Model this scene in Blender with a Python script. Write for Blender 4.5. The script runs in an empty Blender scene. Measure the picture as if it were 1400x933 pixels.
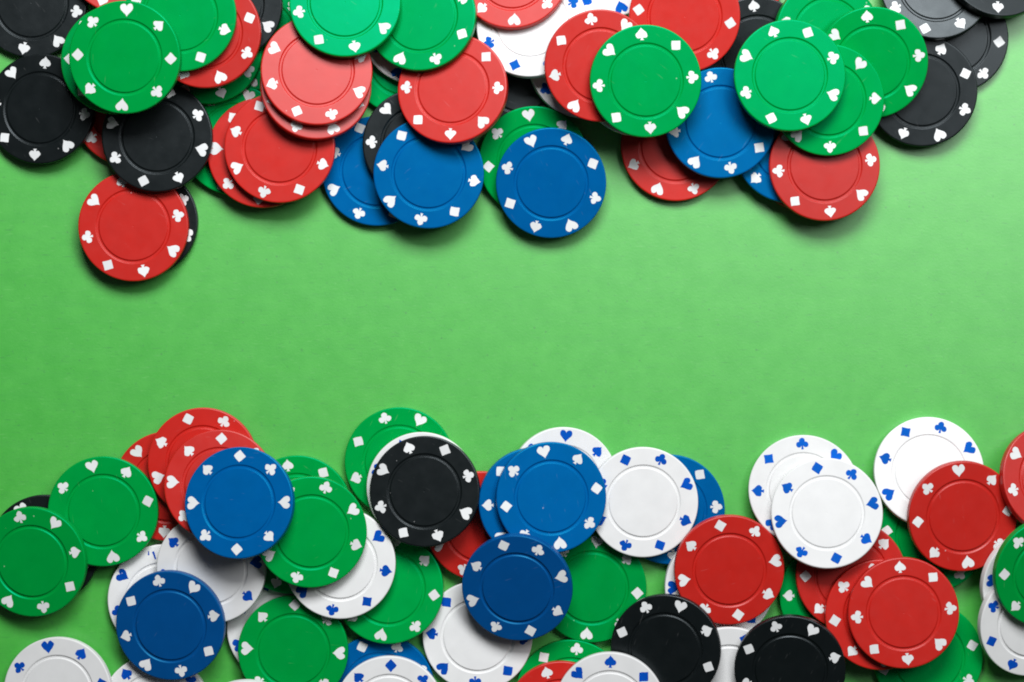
import bpy, bmesh, math, random
from mathutils import Vector, Matrix, Quaternion

# ------------------------------------------------------------------ camera, world, lamps, exposure
scene = bpy.context.scene
MM = 0.001
CAM_H = 0.850                      # camera height above the sheet
VIEW_W = 1400 * 0.2608 * MM        # width of the sheet that the picture takes in

cam_data = bpy.data.cameras.new("camera")
cam_data.sensor_width = 36.0
cam_data.lens = 36.0 * CAM_H / VIEW_W
cam_data.clip_start = 0.01
cam_data.clip_end = 50.0
cam = bpy.data.objects.new("camera", cam_data)
cam.location = (0.0, 0.0, CAM_H)
cam.rotation_euler = (0.0, 0.0, 0.0)
scene.collection.objects.link(cam)
scene.camera = cam

world = bpy.data.worlds.new("World")
scene.world = world
world.use_nodes = True
world.node_tree.nodes["Background"].inputs["Color"].default_value = (0.93, 0.97, 1.0, 1.0)
world.node_tree.nodes["Background"].inputs["Strength"].default_value = 0.03

def area_lamp(name, loc, target, sx, sy, watts, color):
    ld = bpy.data.lights.new(name, 'AREA')
    ld.shape = 'RECTANGLE'
    ld.size, ld.size_y = sx, sy
    ld.energy = watts
    ld.color = color
    lo = bpy.data.objects.new(name, ld)
    lo.location = loc
    d = Vector(target) - Vector(loc)
    lo.rotation_euler = d.to_track_quat('-Z', 'Y').to_euler()
    scene.collection.objects.link(lo)
    return lo

# a soft window beyond the top of the picture, and a weaker, wider fill lamp added on the right for sheen
area_lamp("window_light", (0.05, 0.56, 0.64), (0.02, 0.03, 0.0), 0.46, 0.30, 10.2, (0.97, 0.985, 1.0))
area_lamp("side_fill_light", (0.52, 0.42, 0.95), (0.10, 0.06, 0.0), 0.50, 0.40, 4.9, (0.97, 0.985, 1.0))

vs = scene.view_settings
vs.view_transform = 'Standard'
vs.look = 'None'
vs.exposure = 0.0
vs.gamma = 1.0
vs.use_curve_mapping = False
scene.render.engine = 'CYCLES'
scene.cycles.max_bounces = 8
scene.cycles.filter_width = 1.9
scene.cycles.diffuse_bounces = 4

# ------------------------------------------------------------------ materials
def new_mat(name):
    m = bpy.data.materials.new(name)
    m.use_nodes = True
    nt = m.node_tree
    return m, nt, nt.nodes, nt.links, nt.nodes["Principled BSDF"]

def ramp(nodes, p0, p1, c0, c1):
    r = nodes.new("ShaderNodeValToRGB")
    r.color_ramp.elements[0].position = p0
    r.color_ramp.elements[1].position = p1
    r.color_ramp.elements[0].color = c0
    r.color_ramp.elements[1].color = c1
    return r

def mix_rgb(nodes, links, fac, a, b, mode='MIX'):
    n = nodes.new("ShaderNodeMix")
    n.data_type = 'RGBA'
    n.blend_type = mode
    for sock, val in ((n.inputs[0], fac), (n.inputs[6], a), (n.inputs[7], b)):
        if hasattr(val, "links"):
            links.new(val, sock)
        else:
            sock.default_value = val
    return n.outputs[2]

def plastic(name, col, rough, spec=0.5, dust=0.32, dust_col=(0.75, 0.75, 0.75, 1), vary=0.04, tint=(1, 1, 1)):
    """moulded plastic: faint mottling, fine scuffs and stray dust specks, every chip with its own pattern"""
    m, nt, N, L, bsdf = new_mat(name)
    tc = N.new("ShaderNodeTexCoord")
    oi = N.new("ShaderNodeObjectInfo")
    off = N.new("ShaderNodeVectorMath"); off.operation = 'SCALE'
    comb = N.new("ShaderNodeCombineXYZ")
    for k in range(3):
        L.new(oi.outputs["Random"], comb.inputs[k])
    L.new(comb.outputs[0], off.inputs[0]); off.inputs[3].default_value = 3.7
    add = N.new("ShaderNodeVectorMath"); add.operation = 'ADD'
    L.new(tc.outputs["Object"], add.inputs[0]); L.new(off.outputs[0], add.inputs[1])
    P = add.outputs[0]
    # broad mottling of the dye
    n1 = N.new("ShaderNodeTexNoise"); n1.inputs["Scale"].default_value = 160; n1.inputs["Detail"].default_value = 5
    L.new(P, n1.inputs["Vector"])
    r1 = ramp(N, 0.3, 0.7, (1 - vary, 1 - vary, 1 - vary, 1), (1 + vary, 1 + vary, 1 + vary, 1))
    L.new(n1.outputs["Fac"], r1.inputs[0])
    base = mix_rgb(N, L, 1.0, (*col, 1), r1.outputs[0], 'MULTIPLY')
    # each chip slightly lighter or darker
    mr = N.new("ShaderNodeMapRange"); mr.inputs[3].default_value = 0.90; mr.inputs[4].default_value = 1.08
    L.new(oi.outputs["Random"], mr.inputs[0])
    base = mix_rgb(N, L, 1.0, base, mr.outputs[0], 'MULTIPLY')
    # stray specks
    vo = N.new("ShaderNodeTexVoronoi"); vo.inputs["Scale"].default_value = 330
    L.new(P, vo.inputs["Vector"])
    sep = N.new("ShaderNodeSeparateColor"); L.new(vo.outputs["Color"], sep.inputs[0])
    lt = N.new("ShaderNodeMath"); lt.operation = 'GREATER_THAN'; lt.inputs[1].default_value = 0.972
    L.new(sep.outputs[0], lt.inputs[0])
    near = N.new("ShaderNodeMath"); near.operation = 'LESS_THAN'; near.inputs[1].default_value = 0.085
    L.new(vo.outputs["Distance"], near.inputs[0])
    sp = N.new("ShaderNodeMath"); sp.operation = 'MULTIPLY'
    L.new(lt.outputs[0], sp.inputs[0]); L.new(near.outputs[0], sp.inputs[1])
    sp2 = N.new("ShaderNodeMath"); sp2.operation = 'MULTIPLY'; sp2.inputs[1].default_value = dust
    L.new(sp.outputs[0], sp2.inputs[0])
    base = mix_rgb(N, L, sp2.outputs[0], base, dust_col)
    # hairline scuffs: stretched noise, thresholded
    mp = N.new("ShaderNodeMapping"); mp.inputs["Scale"].default_value = (170, 1500, 170)
    rotv = N.new("ShaderNodeCombineXYZ"); rota = N.new("ShaderNodeMath"); rota.operation = 'MULTIPLY'; rota.inputs[1].default_value = 40.0
    L.new(oi.outputs["Random"], rota.inputs[0]); L.new(rota.outputs[0], rotv.inputs[2]); L.new(rotv.outputs[0], mp.inputs["Rotation"])
    L.new(P, mp.inputs["Vector"])
    n2 = N.new("ShaderNodeTexNoise"); n2.inputs["Scale"].default_value = 1.0; n2.inputs["Detail"].default_value = 2
    L.new(mp.outputs[0], n2.inputs["Vector"])
    r2 = ramp(N, 0.70, 0.80, (0, 0, 0, 1), (1, 1, 1, 1)); L.new(n2.outputs["Fac"], r2.inputs[0])
    scf = N.new("ShaderNodeMath"); scf.operation = 'MULTIPLY'; scf.inputs[1].default_value = 0.05
    L.new(r2.outputs[0], scf.inputs[0])
    base = mix_rgb(N, L, scf.outputs[0], base, dust_col)
    L.new(base, bsdf.inputs["Base Color"])
    # roughness patches
    n3 = N.new("ShaderNodeTexNoise"); n3.inputs["Scale"].default_value = 220; n3.inputs["Detail"].default_value = 6
    L.new(P, n3.inputs["Vector"])
    mr2 = N.new("ShaderNodeMapRange")
    mr2.inputs[1].default_value = 0.3; mr2.inputs[2].default_value = 0.7
    mr2.inputs[3].default_value = rough - 0.025; mr2.inputs[4].default_value = rough + 0.035
    L.new(n3.outputs["Fac"], mr2.inputs[0])
    L.new(mr2.outputs[0], bsdf.inputs["Roughness"])
    bsdf.inputs["Specular IOR Level"].default_value = spec
    bsdf.inputs["Specular Tint"].default_value = (*tint, 1)
    # fine moulded grain
    n4 = N.new("ShaderNodeTexNoise"); n4.inputs["Scale"].default_value = 2600; n4.inputs["Detail"].default_value = 3
    L.new(P, n4.inputs["Vector"])
    n5 = N.new("ShaderNodeTexNoise"); n5.inputs["Scale"].default_value = 130; n5.inputs["Detail"].default_value = 2
    L.new(P, n5.inputs["Vector"])
    b1 = N.new("ShaderNodeBump"); b1.inputs["Strength"].default_value = 0.10; b1.inputs["Distance"].default_value = 0.00005
    L.new(n4.outputs["Fac"], b1.inputs["Height"])
    b2 = N.new("ShaderNodeBump"); b2.inputs["Strength"].default_value = 0.30; b2.inputs["Distance"].default_value = 0.00006
    L.new(n5.outputs["Fac"], b2.inputs["Height"]); L.new(b1.outputs[0], b2.inputs["Normal"])
    L.new(b2.outputs[0], bsdf.inputs["Normal"])
    return m

CHIP_MAT = {
    'g': plastic("green_plastic", (0.000, 0.265, 0.034), 0.40, spec=0.6, tint=(0.01, 1.0, 0.80)),
    'r': plastic("red_plastic", (0.475, 0.0110, 0.006), 0.40, spec=0.46),
    'b': plastic("blue_plastic", (0.000, 0.083, 0.288), 0.38, spec=0.6, tint=(0.03, 0.85, 1.0)),
    'd': plastic("dark_blue_plastic", (0.001, 0.063, 0.238), 0.42, tint=(0.10, 0.75, 1.0)),
    'k': plastic("black_plastic", (0.0030, 0.0048, 0.0052), 0.36, spec=0.44, dust=0.25, tint=(0.85, 0.95, 1.0)),
    'w': plastic("white_plastic", (0.705, 0.705, 0.70), 0.46, spec=0.30, dust=0.25, dust_col=(0.25, 0.24, 0.22, 1), vary=0.03),
}
PIP_WHITE = plastic("white_ink", (0.69, 0.70, 0.70), 0.48, spec=0.35, dust=0.25, dust_col=(0.4, 0.4, 0.4, 1), vary=0.05)
PIP_BLUE = plastic("blue_ink", (0.002, 0.060, 0.400), 0.45, dust=0.4, dust_col=(0.7, 0.75, 0.8, 1), vary=0.12, tint=(0.05, 0.6, 1.0))

def paper_material():
    m, nt, N, L, bsdf = new_mat("green_card")
    tc = N.new("ShaderNodeTexCoord"); P = tc.outputs["Object"]
    # cloudy pulp
    n1 = N.new("ShaderNodeTexNoise"); n1.inputs["Scale"].default_value = 120; n1.inputs["Detail"].default_value = 8
    n1.inputs["Roughness"].default_value = 0.6
    L.new(P, n1.inputs["Vector"])
    r1 = ramp(N, 0.3, 0.7, (0.030, 0.382, 0.022, 1), (0.052, 0.436, 0.038, 1))
    L.new(n1.outputs["Fac"], r1.inputs[0])
    base = r1.outputs[0]
    # short fibres lying mostly across the sheet, dark and pale
    def fibres(scale, rot, lo, hi, col, amount, seed):
        nonlocal base
        mp = N.new("ShaderNodeMapping"); mp.inputs["Scale"].default_value = scale
        mp.inputs["Rotation"].default_value = (0, 0, rot); mp.inputs["Location"].default_value = (seed, seed * 2, 0)
        L.new(P, mp.inputs["Vector"])
        n = N.new("ShaderNodeTexNoise"); n.inputs["Scale"].default_value = 1.0; n.inputs["Detail"].default_value = 3
        L.new(mp.outputs[0], n.inputs["Vector"])
        r = ramp(N, lo, hi, (0, 0, 0, 1), (1, 1, 1, 1)); L.new(n.outputs["Fac"], r.inputs[0])
        mu = N.new("ShaderNodeMath"); mu.operation = 'MULTIPLY'; mu.inputs[1].default_value = amount
        L.new(r.outputs[0], mu.inputs[0])
        base = mix_rgb(N, L, mu.outputs[0], base, col)
    fibres((230, 1500, 1), 0.08, 0.61, 0.74, (0.024, 0.245, 0.036, 1), 0.55, 1.3)
    fibres((260, 1700, 1), -0.12, 0.62, 0.74, (0.18, 0.55, 0.15, 1), 0.26, 4.1)
    fibres((900, 520, 1), 0.7, 0.64, 0.76, (0.022, 0.22, 0.04, 1), 0.50, 7.7)
    fibres((420, 1100, 1), -0.9, 0.64, 0.76, (0.16, 0.52, 0.13, 1), 0.25, 9.3)
    fibres((40, 300, 1), 0.0, 0.40, 0.75, (0.036, 0.34, 0.045, 1), 0.22, 2.2)
    # sparse dark flecks
    vo = N.new("ShaderNodeTexVoronoi"); vo.inputs["Scale"].default_value = 240
    L.new(P, vo.inputs["Vector"])
    sep = N.new("ShaderNodeSeparateColor"); L.new(vo.outputs["Color"], sep.inputs[0])
    a = N.new("ShaderNodeMath"); a.operation = 'GREATER_THAN'; a.inputs[1].default_value = 0.84; L.new(sep.outputs[0], a.inputs[0])
    b = ramp(N, 0.05, 0.12, (1, 1, 1, 1), (0, 0, 0, 1)); L.new(vo.outputs["Distance"], b.inputs[0])
    c = N.new("ShaderNodeMath"); c.operation = 'MULTIPLY'; L.new(a.outputs[0], c.inputs[0]); L.new(b.outputs[0], c.inputs[1])
    d = N.new("ShaderNodeMath"); d.operation = 'MULTIPLY'; L.new(c.outputs[0], d.inputs[0]); d.inputs[1].default_value = 0.55
    base = mix_rgb(N, L, d.outputs[0], base, (0.03, 0.20, 0.04, 1))
    L.new(base, bsdf.inputs["Base Color"])
    bsdf.inputs["Roughness"].default_value = 0.45
    bsdf.inputs["IOR"].default_value = 1.68
    bsdf.inputs["Specular IOR Level"].default_value = 0.95
    nb = N.new("ShaderNodeTexNoise"); nb.inputs["Scale"].default_value = 1300; nb.inputs["Detail"].default_value = 4
    L.new(P, nb.inputs["Vector"])
    bp = N.new("ShaderNodeBump"); bp.inputs["Strength"].default_value = 0.22; bp.inputs["Distance"].default_value = 0.0001
    L.new(nb.outputs["Fac"], bp.inputs["Height"])
    L.new(bp.outputs[0], bsdf.inputs["Normal"])
    return m

# ------------------------------------------------------------------ the sheet the chips lie on
def link(o, parent=None):
    scene.collection.objects.link(o)
    if parent is not None:
        o.parent = parent
    return o

bm = bmesh.new()
bmesh.ops.create_cube(bm, size=1.0)
for v in bm.verts:
    v.co = Vector((v.co.x * 1.3, v.co.y * 1.1, v.co.z * 0.002 - 0.001))
me = bpy.data.meshes.new("table_surface")
bm.to_mesh(me); bm.free()
me.materials.append(paper_material())
sheet = link(bpy.data.objects.new("table_surface", me))
sheet["kind"] = "structure"

# ------------------------------------------------------------------ chip body: turned profile (millimetres)
R, TH = 19.5, 3.3
def chip_body():
    top = [(0.0, TH - 0.04), (0.16, TH - 0.04), (0.26, TH), (0.32, TH), (3.0, TH), (7.0, TH), (11.80, TH), (11.92, TH), (12.02, TH - 0.03),
           (12.20, TH - 0.36), (12.32, TH - 0.42), (12.40, TH - 0.42), (12.80, TH - 0.42), (12.88, TH - 0.42), (13.02, TH - 0.36), (13.26, TH - 0.05), (13.38, TH),
           (13.50, TH), (16.0, TH), (18.85, TH), (19.0, TH), (19.20, TH - 0.03), (19.38, TH - 0.12), (19.47, TH - 0.26), (R, TH - 0.45)]
    bottom = [(R, 0.45), (19.47, 0.26), (19.38, 0.12), (19.2, 0.03), (19.0, 0.0), (13.3, 0.0), (12.9, 0.3), (12.3, 0.3), (11.9, 0.0), (0.0, 0.0)]
    prof = top + bottom
    SEG = 112
    verts, faces = [], []
    rings = []
    for r, z in prof:
        if r == 0.0:
            rings.append([len(verts)]); verts.append((0, 0, z * MM))
        else:
            ring = []
            for k in range(SEG):
                t = 2 * math.pi * k / SEG
                ring.append(len(verts)); verts.append((r * MM * math.cos(t), r * MM * math.sin(t), z * MM))
            rings.append(ring)
    for a, b in zip(rings, rings[1:]):
        for k in range(SEG):
            k2 = (k + 1) % SEG
            if len(a) == 1:
                faces.append((a[0], b[k], b[k2]))
            elif len(b) == 1:
                faces.append((a[k], b[0], a[k2]))
            else:
                faces.append((a[k], b[k], b[k2], a[k2]))
    m = bpy.data.meshes.new("chip_disc")
    m.from_pydata(verts, [], faces)
    for p in m.polygons:
        p.use_smooth = True
    m.update()
    return m

# ------------------------------------------------------------------ suit marks; x points outward from the chip's centre, y along its rim
def arc(cx, cy, r, a0, a1, n):
    return [(cx + r * math.cos(math.radians(a0 + (a1 - a0) * k / n)), cy + r * math.sin(math.radians(a0 + (a1 - a0) * k / n))) for k in range(n + 1)]

def heart_outline():
    pts = []
    for k in range(36):
        t = 2 * math.pi * k / 36
        w = 16 * math.sin(t) ** 3
        h = 13 * math.cos(t) - 5 * math.cos(2 * t) - 2 * math.cos(3 * t) - math.cos(4 * t)
        pts.append((h / 29.0 * 4.7 + 0.25, w / 32.0 * 4.75))      # lobes outward, tip towards the centre
    return pts

def spade_outline():
    pts = []
    for k in range(36):
        t = 2 * math.pi * k / 36
        w = 16 * math.sin(t) ** 3
        h = 13 * math.cos(t) - 5 * math.cos(2 * t) - 2 * math.cos(3 * t) - math.cos(4 * t)
        pts.append((-h / 29.0 * 3.9 + 0.15, -w / 32.0 * 4.3))     # tip outward
    # cut in the stem where the lobes meet
    i0 = min(range(36), key=lambda i: abs(pts[i][1]) + (10 if pts[i][0] > 0 else 0))
    pts = pts[i0 + 1:] + pts[:i0]
    if pts[0][1] < 0:
        pts = pts[::-1]
    # runs from +y lobe round the tip to the -y lobe
    keep = [p for p in pts if not (abs(p[1]) < 0.42 and p[0] < 0)]
    stem = [(-1.35, -0.42), (-1.75, -0.42), (-2.25, -0.72), (-2.25, 0.72), (-1.75, 0.42), (-1.35, 0.42)]
    return keep + stem

def club_outline():
    # union of three round lobes and a short flared stem, seen from a point inside it
    lobes = [(1.12, 0.0, 1.08), (-0.38, 1.27, 1.08), (-0.38, -1.27, 1.08), (0.0, 0.0, 0.75)]
    pts = []
    n = 60
    for k in range(n):
        t = 2 * math.pi * k / n
        dx, dy = math.cos(t), math.sin(t)
        best = 0.0
        for cx, cy, r in lobes:
            p = cx * dx + cy * dy
            d2 = cx * cx + cy * cy - p * p
            if d2 < r * r:
                best = max(best, p + math.sqrt(r * r - d2))
        if dx < 0 and abs(dy / dx) < 0.30:
            best = max(best, 2.15 / -dx)
        pts.append((best * dx, best * dy))
    return pts

def diamond_outline():
    d = 2.38
    q = 0.12
    return [(d - q, -q), (d - q, q), (q, d - q), (-q, d - q), (-d + q, q), (-d + q, -q), (-q, -d + q), (q, -d + q)]

def pip_mesh(name, pts, mat):
    area = sum(a[0] * b[1] - b[0] * a[1] for a, b in zip(pts, pts[1:] + pts[:1]))
    if area < 0:
        pts = pts[::-1]
    n = len(pts)
    zt, zb = (TH + 0.035) * MM, (TH - 0.20) * MM
    pts = [(x * 0.945, y * 0.945) for x, y in pts]
    verts = [(x * MM, y * MM, zt) for x, y in pts] + [(x * MM, y * MM, zb) for x, y in pts]
    faces = [tuple(range(n))] + [(k, n + k, n + (k + 1) % n, (k + 1) % n) for k in range(n)]
    m = bpy.data.meshes.new(name)
    m.from_pydata(verts, [], faces)
    m.materials.append(mat)
    m.update()
    return m

OUTLINES = (("heart_mark", heart_outline()), ("spade_mark", spade_outline()), ("diamond_mark", diamond_outline()), ("club_mark", club_outline()))
rng = random.Random(11)
def uneven(pts):
    """the printed marks bleed and chip a little: a wavering outline, never twice the same"""
    n = len(pts)
    if n < 12:                                   # split the diamond's long edges so that they can waver too
        pts = [p for a, b in zip(pts, pts[1:] + pts[:1]) for p in (a, ((a[0] * 2 + b[0]) / 3, (a[1] * 2 + b[1]) / 3), ((a[0] + b[0] * 2) / 3, (a[1] + b[1] * 2) / 3))]
        n = len(pts)
    waves = [(rng.uniform(0.010, 0.028), rng.randint(2, 9), rng.uniform(0, 6.28)) for _ in range(4)]
    s = rng.uniform(0.95, 1.03)
    out = []
    for x, y in pts:
        t = math.atan2(y, x)
        f = s + sum(a * math.sin(k * t + ph) for a, k, ph in waves)
        out.append((x * f, y * f))
    return out
VARIANTS = 6
PIPS = {ink: [(n, [pip_mesh(n, uneven(list(p)), mat) for _ in range(VARIANTS)]) for n, p in OUTLINES] for ink, mat in (("white", PIP_WHITE), ("blue", PIP_BLUE))}

WORN = pip_mesh('spade_mark', [(0.1, 0.35), (1.7, 0.1), (1.75, 0.4), (0.3, 0.95)], PIP_BLUE)
WORN_B = pip_mesh('spade_mark', [(-2.0, -1.75), (1.2, -1.7), (1.0, -0.8), (0.2, -1.0), (-1.9, -1.15)], PIP_BLUE)

def joined(a, b):
    bm = bmesh.new()
    bm.from_mesh(a); bm.from_mesh(b)
    m = bpy.data.meshes.new("spade_mark"); bm.to_mesh(m); bm.free()
    m.materials.append(PIP_BLUE)
    return m
worn_mark = joined(WORN, WORN_B)

base_body = chip_body()
BODY = {}
for key, mat in CHIP_MAT.items():
    b = base_body.copy(); b.name = "chip_disc"
    b.materials.append(mat)
    BODY[key] = b
RAD = {"heart_mark": 16.35, "spade_mark": 16.35, "diamond_mark": 16.3, "club_mark": 16.45}

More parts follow.
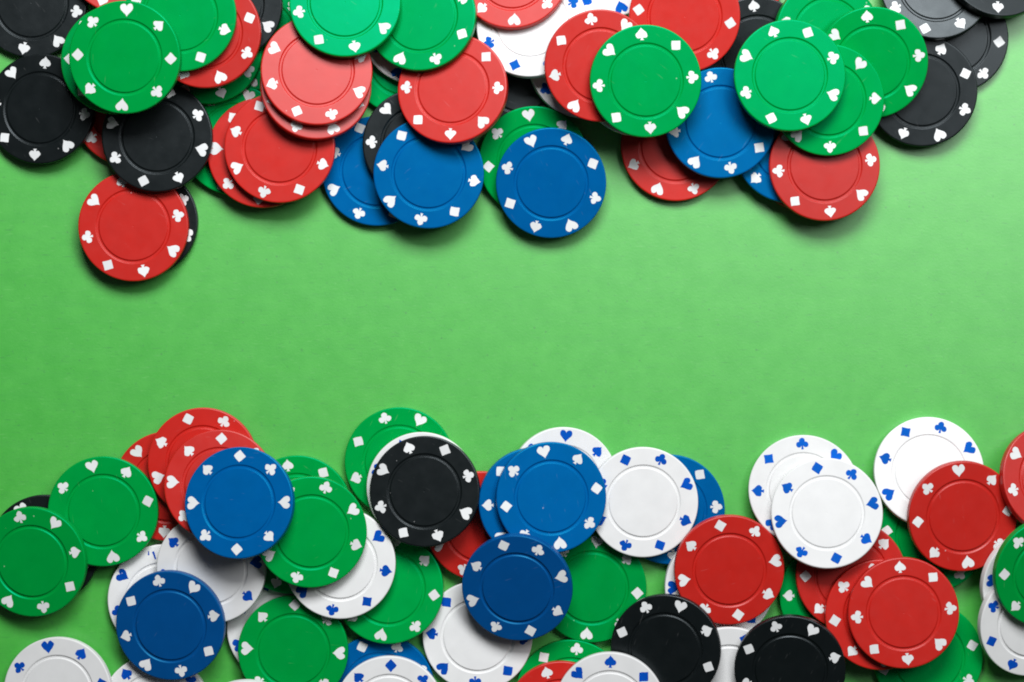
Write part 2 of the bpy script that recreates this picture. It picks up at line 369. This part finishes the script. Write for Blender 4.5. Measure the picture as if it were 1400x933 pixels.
# ------------------------------------------------------------------ every chip: x, y, z of its underside (mm), lean of its axis, colour, turn, mirrored, pile, label
CHIPS = [
    (-170.67, 120.14, 0.060, 0.0000, 0.0000, 'k', 55, 0, 'u', "black chip cut off at the top left corner of the picture"),
    (-136.12, 81.70, 0.060, 0.0000, 0.0000, 'r', 9, 0, 'u', "red chip nearly hidden between the two black chips at top left"),
    (-166.92, 82.28, 2.107, -0.1095, -0.0000, 'k', 52, 0, 'u', "black chip at the left edge, below the corner one, left of the green pair"),
    (-98.19, 71.31, 0.060, 0.0000, 0.0000, 'g', -75, 0, 'u', "green chip peeping out under the left edge of the fanned red pair at upper left"),
    (-90.40, 108.71, 0.060, 0.0000, 0.0000, 'g', 97, 0, 'u', "green chip showing as a sliver between black and pale red chips, upper left"),
    (-131.18, 42.47, 0.060, 0.0000, 0.0000, 'k', 17, 0, 'u', "black chip mostly covered by the lone red chip at the pile's lower left tip"),
    (-134.03, 40.62, 3.420, -0.0000, -0.0000, 'r', 32, 0, 'u', "red chip at the lower left tip of the upper pile, covering a black one"),
    (-88.23, 66.62, 3.420, 0.0000, -0.0000, 'r', 4, 0, 'u', "red chip underneath, left and lower one of the fanned red pair at upper left"),
    (-107.89, 103.37, 3.420, -0.0000, 0.0000, 'g', 28, 0, 'u', "green chip in deep shade just under the red chip at upper left"),
    (-100.51, 118.67, 6.780, 0.0000, 0.0000, 'k', 27, 0, 'u', "dark chip with one heart showing right of the upper left red chip"),
    (-138.71, 135.31, 1.851, 0.0847, 0.0423, 'r', 69, 0, 'u', "red chip at the top edge showing a sliver above the topmost left green chip"),
    (-125.12, 72.03, 6.780, -0.0000, 0.0000, 'k', 17, 0, 'u', "black chip directly below the green pair and above the lone red chip"),
    (-139.30, 99.06, 8.617, -0.1014, 0.1014, 'g', 90, 0, 'u', "green chip showing a left crescent under the top left green chip"),
    (-107.24, 107.98, 14.507, 0.0000, -0.0300, 'r', 72, 0, 'u', "red chip under the cut off green at upper left, diamond and club at its right"),
    (-115.43, 113.37, 18.030, -0.0000, -0.0300, 'g', -26, 0, 'u', "green chip cut by the top edge, lying on the red chip at upper left"),
    (-134.14, 98.58, 20.592, -0.0597, -0.0697, 'g', 92.5, 0, 'u', "green chip wholly in view on top of the upper left heap"),
    (-48.06, 60.40, 0.060, 0.0000, 0.0000, 'b', 158, 0, 'u', "blue chip half hidden, leftmost of the blue chips in the upper pile"),
    (-81.95, 68.16, 6.780, 0.0000, 0.0000, 'r', 155, 0, 'u', "red chip on top of the fanned red pair at upper left, below the pale reds"),
    (-38.45, 99.88, 0.060, 0.0000, 0.0000, 'g', 60, 0, 'u', "green chip patch between pale red stack, white sliver and black chip"),
    (-33.90, 110.35, 3.420, 0.0000, 0.0000, 'w', 112, 0, 'u', "white chip sliver under the two overlapping green chips at top"),
    (-69.27, 89.66, 9.132, 0.1182, 0.1280, 'r', 69, 1, 'u', "pale red chip, lower of the stacked pair under the cut off green chip"),
    (-68.68, 94.49, 12.370, 0.0989, 0.1088, 'r', 206, 1, 'u', "pale red chip with scuffed centre, upper of the stacked pair under the green"),
    (-33.38, 69.73, 3.420, 0.0000, -0.0000, 'k', 47, 0, 'u', "black chip with heart and club showing behind the left upper blue chips"),
    (3.12, 93.91, 0.060, 0.0000, 0.0000, 'k', 10, 0, 'u', "black chip patch between the pale red, white and green chips at top centre"),
    (7.77, 63.99, 2.130, 0.0000, -0.1113, 'g', -97, 0, 'u', "green chip underneath the frontmost blue chip of the upper pile"),
    (34.81, 134.69, 0.060, 0.0000, 0.0000, 'w', 76, 0, 'u', "white chip at the top edge showing a blue heart beside the red chips"),
    (24.83, 98.65, 3.406, 0.1648, -0.0577, 'w', 10, 0, 'u', "white chip sliver under the left side of the red chip at top centre"),
    (7.17, 111.44, 9.172, -0.1467, 0.1467, 'w', 21, 0, 'u', "white chip with blue marks, large patch at the top centre under reds"),
    (77.93, 130.79, 0.060, 0.0000, 0.0000, 'r', 63, 0, 'u', "pale red chip at the top edge with one heart, right of a brighter red"),
    (86.69, 102.58, 2.200, 0.0357, -0.1071, 'k', 40, 0, 'u', "dark chip almost hidden between red and green chips above the blue chip, top right"),
    (104.95, 65.59, 0.060, 0.0000, 0.0000, 'r', 20, 0, 'u', "red chip showing only a hairline edge below the small blue patch at upper right"),
    (98.30, 68.44, 3.521, 0.0017, -0.0051, 'b', 92, 0, 'u', "blue chip small patch with a spade, beside the right hand red chip"),
    (58.19, 69.23, 0.060, 0.0000, 0.0000, 'r', 112, 0, 'u', "red chip in front of the round green chip, partly under a blue one"),
    (43.90, 92.16, 5.001, 0.0785, -0.0290, 'w', 20, 0, 'u', "white chip sliver under red and green chips, just above the open table, top centre"),
    (-29.38, 59.14, 6.780, 0.0000, -0.0000, 'b', 145, 0, 'u', "blue chip below the pale red chip, middle of the three blues at upper left centre"),
    (1.00, 128.41, 9.135, -0.1467, 0.1467, 'r', 88, 0, 'u', "pale red chip cut by the top edge, lying on the white chip"),
    (-20.46, 88.16, 11.362, -0.1705, 0.1228, 'r', 47, 0, 'u', "pale red chip under the green, wholly round, above the blue chips at upper centre"),
    (-31.61, 113.73, 10.202, -0.1451, 0.1104, 'g', 114, 0, 'u', "green chip at the top edge, right and lower of two overlapping greens"),
    (-58.48, 118.10, 13.490, 0.0198, 0.1191, 'g', 33, 0, 'u', "green chip at the top edge lying over the pale red stack"),
    (13.82, 56.17, 4.636, 0.0000, -0.1113, 'b', 64, 0, 'u', "blue chip wholly uncovered at the lower tip of the upper pile's middle"),
    (111.26, 108.34, 4.144, 0.2078, -0.0416, 'g', -30, 0, 'u', "green chip at the top edge, lowest of the four greens at upper right"),
    (60.65, 114.20, 10.097, -0.0199, -0.1093, 'r', -82, 0, 'u', "red chip cut by the top edge, right behind the round green chip"),
    (30.66, 96.31, 15.589, 0.0597, -0.0895, 'r', 123, 0, 'u', "red chip half covered on its right by the round green chip, top centre"),
    (73.41, 76.92, 7.043, 0.0057, -0.0059, 'b', 123, 0, 'u', "blue chip between the two round green chips at the upper right"),
    (46.33, 90.58, 18.065, 0.0598, -0.0598, 'g', 39, 0, 'u', "green chip wholly in view on the red ones at top centre right"),
    (156.90, 107.67, 0.060, 0.0000, 0.0000, 'k', -85, 0, 'u', "black chip at far right touching bare table, with diamond and club at its right"),
    (145.28, 88.51, 3.249, -0.0300, -0.0399, 'k', 68, 0, 'u', "black chip lowest at the upper right, partly under the green chip"),
    (149.75, 124.92, 3.815, 0.0000, 0.1980, 'k', 15, 0, 'u', "scuffed greyish black chip at the top edge right of the greens"),
    (171.27, 132.39, 5.189, 0.1396, 0.2228, 'k', 49, 0, 'u', "black chip in the top right corner showing one spade"),
    (126.82, 98.36, 8.766, -0.0193, -0.1614, 'g', 36, 0, 'u', "green chip rightmost of the upper right greens, over the black chips"),
    (110.16, 61.86, 6.827, 0.0017, -0.0051, 'r', 39, 0, 'u', "red chip at the lower right tip of the upper pile"),
    (110.98, 84.66, 11.468, -0.0034, -0.0666, 'g', 132, 0, 'u', "green chip lower right under the top one of the upper right greens"),
    (96.72, 92.52, 16.578, 0.0200, 0.0200, 'g', 24, 0, 'u', "green chip topmost of the four greens at upper right, fully round"),
    (-166.25, -74.16, 0.060, 0.0000, 0.0000, 'k', 60, 0, 'l', "black chip nearly hidden under the two green chips at the lower left"),
    (-81.83, -101.96, 0.060, 0.0000, 0.0000, 'w', 159, 0, 'l', "white chip sliver with half a blue heart left of the bottom green chip"),
    (-76.37, -60.14, 0.060, 0.0000, 0.0000, 'g', 34, 0, 'l', "green chip sliver right of the blue chip, under the round green one"),
    (-78.14, -69.99, 3.420, -0.0000, 0.0000, 'g', 65, 0, 'l', "green chip shaded patch between the white chips, low in the left heap"),
    (-122.09, -51.56, 0.060, 0.0000, 0.0000, 'r', 49, 0, 'l', "red chip leftmost and lowest of the three fanned reds at lower left"),
    (-124.17, -91.83, 0.060, 0.0000, 0.0000, 'w', 31, 2, 'l', "white chip with worn spade mark, left crescent around the dark blue chip"),
    (-109.45, -43.08, 3.420, 0.0000, 0.0000, 'r', 162, 0, 'l', "red chip highest in the picture of the three fanned reds at lower left"),
    (-106.01, -80.16, 5.666, -0.0927, -0.0741, 'w', -9, 0, 'l', "white chip below the blue chip with the red fan, above the dark blue chip"),
    (-47.02, -123.78, 0.060, 0.0000, 0.0000, 'b', 158, 0, 'l', "blue chip at the bottom edge under a white chip, left of centre"),
    (-12.21, -104.82, 0.060, 0.0000, 0.0000, 'w', 138, 0, 'l', "white chip partly covered by the dark blue chip at bottom centre"),
    (-43.62, -88.03, 2.126, -0.0539, 0.0949, 'g', 98, 0, 'l', "green chip right of the tilted white chip, below the black one"),
    (-77.49, -109.58, 3.420, -0.0000, -0.0000, 'g', 3, 0, 'l', "green chip at the bottom edge with its face nearly whole, left of centre"),
    (-60.56, -78.47, 6.780, 0.0000, -0.0000, 'w', 144, 0, 'l', "white chip tucked under the round green chip, its right crescent bare"),
    (-102.83, -50.92, 9.303, -0.0244, 0.1302, 'r', 183, 0, 'l', "red chip on top of the fanned reds, directly under the blue chip"),
    (-70.65, -66.87, 12.384, 0.1162, -0.0232, 'g', 152, 0, 'l', "green chip with round face right of the left blue chip, on white"),
    (-126.77, -131.05, 0.060, 0.0000, 0.0000, 'w', 6, 0, 'l', "white chip at the bottom edge, mostly under the dark blue chip at left"),
    (-160.92, -124.62, 1.877, -0.0942, 0.0188, 'w', 78, 0, 'l', "white chip in the bottom left corner on bare green table"),
    (-144.76, -60.29, 3.420, -0.0000, -0.0000, 'g', 77, 0, 'l', "green chip right and upper of the two greens at the far lower left"),
    (-169.28, -77.84, 5.288, -0.1045, -0.0784, 'g', 121, 0, 'l', "green chip at the left edge, overlapping its green neighbour"),
    (-120.36, -100.16, 6.085, -0.1056, -0.0937, 'd', 122, 0, 'l', "dark blue chip at lower left lying on white chips"),
    (-93.55, -138.19, 4.383, -0.0047, -0.2237, 'w', 10, 0, 'l', "white chip just peeping at the bottom edge left under the green chip"),
    (-40.00, -42.99, 0.060, 0.0000, 0.0000, 'g', 116, 0, 'l', "green chip behind the black chip, topmost green of the lower pile's middle"),
    (-11.13, -65.54, 1.789, 0.0729, -0.0547, 'r', 158, 0, 'l', "red chip in shade between the black and blue chips, lower centre"),
    (-94.75, -56.73, 16.358, -0.1651, 0.1285, 'b', 0, 0, 'l', "blue chip on top of the red fan at lower left"),
    (-31.73, -51.83, 5.998, -0.1155, 0.0710, 'w', 20, 0, 'l', "white chip showing only a thin rim around the black chip"),
    (-30.44, -53.02, 9.625, -0.1155, 0.0710, 'k', 26, 0, 'l', "black chip wholly in view with a white rim behind it"),
    (17.93, -50.02, 2.693, 0.1385, 0.0116, 'w', 93, 0, 'l', "white chip behind the centre blue chip, showing a blue heart at its top"),
    (56.11, -59.88, 0.060, 0.0000, 0.0000, 'b', 41, 0, 'l', "blue chip peeping out to the right behind the white chip, lower centre"),
    (28.32, -87.67, 0.060, 0.0000, 0.0000, 'g', 97, 0, 'l', "green chip below the centre blue and white chips, left of the black one"),
    (46.28, -57.00, 4.135, 0.0382, 0.0000, 'w', 158, 0, 'l', "white chip between the centre blue chip and the red chip"),
    (7.27, -57.06, 7.659, 0.1385, 0.0116, 'b', 134, 0, 'l', "blue chip left crescent under the centre blue chip"),
    (13.44, -54.95, 10.420, 0.1250, 0.0116, 'b', 80, 0, 'l', "blue chip uppermost in the lower centre, over white and blue chips"),
    (2.10, -85.98, 11.310, -0.1306, -0.2405, 'd', 164, 0, 'l', "dark blue chip below the centre blue chip, lying on a white one"),
    (73.42, -86.93, 2.027, 0.0576, -0.0864, 'w', 1, 0, 'l', "white chip slivers showing beneath the round red chip, lower centre right"),
    (76.57, -80.61, 5.771, 0.0576, -0.0864, 'r', 168, 0, 'l', "red chip wholly in view between the white chips and the two black ones"),
    (20.78, -125.60, 0.060, 0.0000, 0.0000, 'g', 144, 0, 'l', "green chip crescent at the bottom edge behind a red and a white chip"),
    (17.34, -132.86, 3.420, -0.0000, -0.0000, 'r', 27, 0, 'l', "red chip cut by the bottom edge between green and white chips"),
    (76.54, -120.29, 2.176, 0.0502, -0.1004, 'w', 22, 0, 'l', "white chip between the two black chips at the bottom edge"),
    (54.63, -108.55, 6.705, -0.1922, -0.0665, 'k', 110, 0, 'l', "black chip at the bottom, left one of the two, partly under white"),
    (34.66, -129.04, 7.757, -0.0492, -0.0164, 'w', 46, 0, 'l', "white chip cut by the bottom edge overlapping the left black chip"),
    (-43.47, -131.05, 3.420, 0.0000, -0.0000, 'w', 2, 0, 'l', "white chip cut by the bottom edge lying on a blue chip"),
    (114.56, -90.53, 0.060, 0.0000, 0.0000, 'g', 135, 0, 'l', "green chip strip between the round red chip and the reds at lower right"),
    (149.37, -69.49, 0.060, 0.0000, 0.0000, 'g', 98, 0, 'l', "green chip patch between white and red chips at right, under both"),
    (120.05, -83.18, 3.420, -0.0000, 0.0000, 'r', 90, 0, 'l', "red chip lowest of the three fanned reds at lower right, under a white chip"),
    (103.49, -53.07, 3.737, -0.0857, 0.1713, 'w', 133, 0, 'l', "white chip underneath, upper left of the overlapping white pair at right"),
    (110.92, -60.96, 9.184, -0.0857, 0.1713, 'w', 169, 0, 'l', "white chip on top of the overlapping white pair at right"),
    (147.73, -46.70, 2.792, -0.0000, 0.1446, 'w', 151, 0, 'l', "white chip behind the red one at right, highest chip of the lower pile there"),
    (158.36, -61.47, 8.481, 0.0992, -0.0794, 'r', 83, 0, 'l', "red chip lying on the white chip at the lower right"),
    (147.81, -112.35, 0.060, 0.0000, 0.0000, 'g', 74, 0, 'l', "green chip under the fanned reds in the bottom right"),
    (129.88, -96.51, 6.780, 0.0000, -0.0000, 'r', 83, 0, 'l', "red chip middle of the three fanned reds at lower right"),
    (137.45, -95.48, 10.140, 0.0000, -0.0000, 'r', 40, 0, 'l', "red chip on top of the three fanned reds at lower right"),
    (98.11, -115.25, 7.671, -0.0766, -0.1625, 'k', 117, 0, 'l', "black chip at the bottom, right one of the two, beside the red fan"),
    (184.04, -85.52, 5.118, 0.1931, -0.1738, 'w', 8, 0, 'l', "white chip sliver at the right edge, upper of two under the green chip"),
    (182.96, -98.83, 6.417, 0.1931, -0.1738, 'w', 69, 0, 'l', "white chip at the right edge, lower of two under the green chip"),
    (190.12, -49.13, 7.181, 0.2389, 0.1724, 'r', 32, 0, 'l', "red chip cut by the right edge, overlapping the red one beside it"),
    (187.05, -80.75, 12.330, 0.1934, -0.1658, 'g', 90, 0, 'l', "green chip cut by the right edge, lying on red and white chips"),
]

def build_chip(x, y, z, nx, ny, col, turn, mirrored, pile, label):
    root = bpy.data.objects.new("poker_chip", None)
    root.empty_display_size = 0.005
    axis = Vector((nx, ny, math.sqrt(1 - nx * nx - ny * ny)))
    q = Vector((0, 0, 1)).rotation_difference(axis) @ Quaternion((0, 0, 1), math.radians(-turn))
    root.rotation_mode = 'QUATERNION'
    root.rotation_quaternion = q
    root.location = (x * MM, y * MM, z * MM)
    root["label"] = label
    root["category"] = "poker chip"
    root["group"] = "poker chips in the upper heap" if pile == 'u' else "poker chips in the lower heap"
    link(root)
    link(bpy.data.objects.new("disc", BODY[col]), root)
    ink = "blue" if col == 'w' else "white"
    step = 45 if mirrored == 1 else -45
    for k in range(8):
        name, meshes = PIPS[ink][k % 4]
        mesh = rng.choice(meshes)
        if mirrored == 2 and k == 5:
            mesh = worn_mark
        o = bpy.data.objects.new(name, mesh)
        a = math.radians(step * k + rng.uniform(-1.2, 1.2))
        r = (RAD[name] + rng.uniform(-0.14, 0.10)) * MM
        o.location = (r * math.cos(a), r * math.sin(a), 0)
        o.rotation_euler = (0, 0, a + math.radians(rng.uniform(-5, 5)))
        link(o, root)
    return root

for row in CHIPS:
    build_chip(*row)
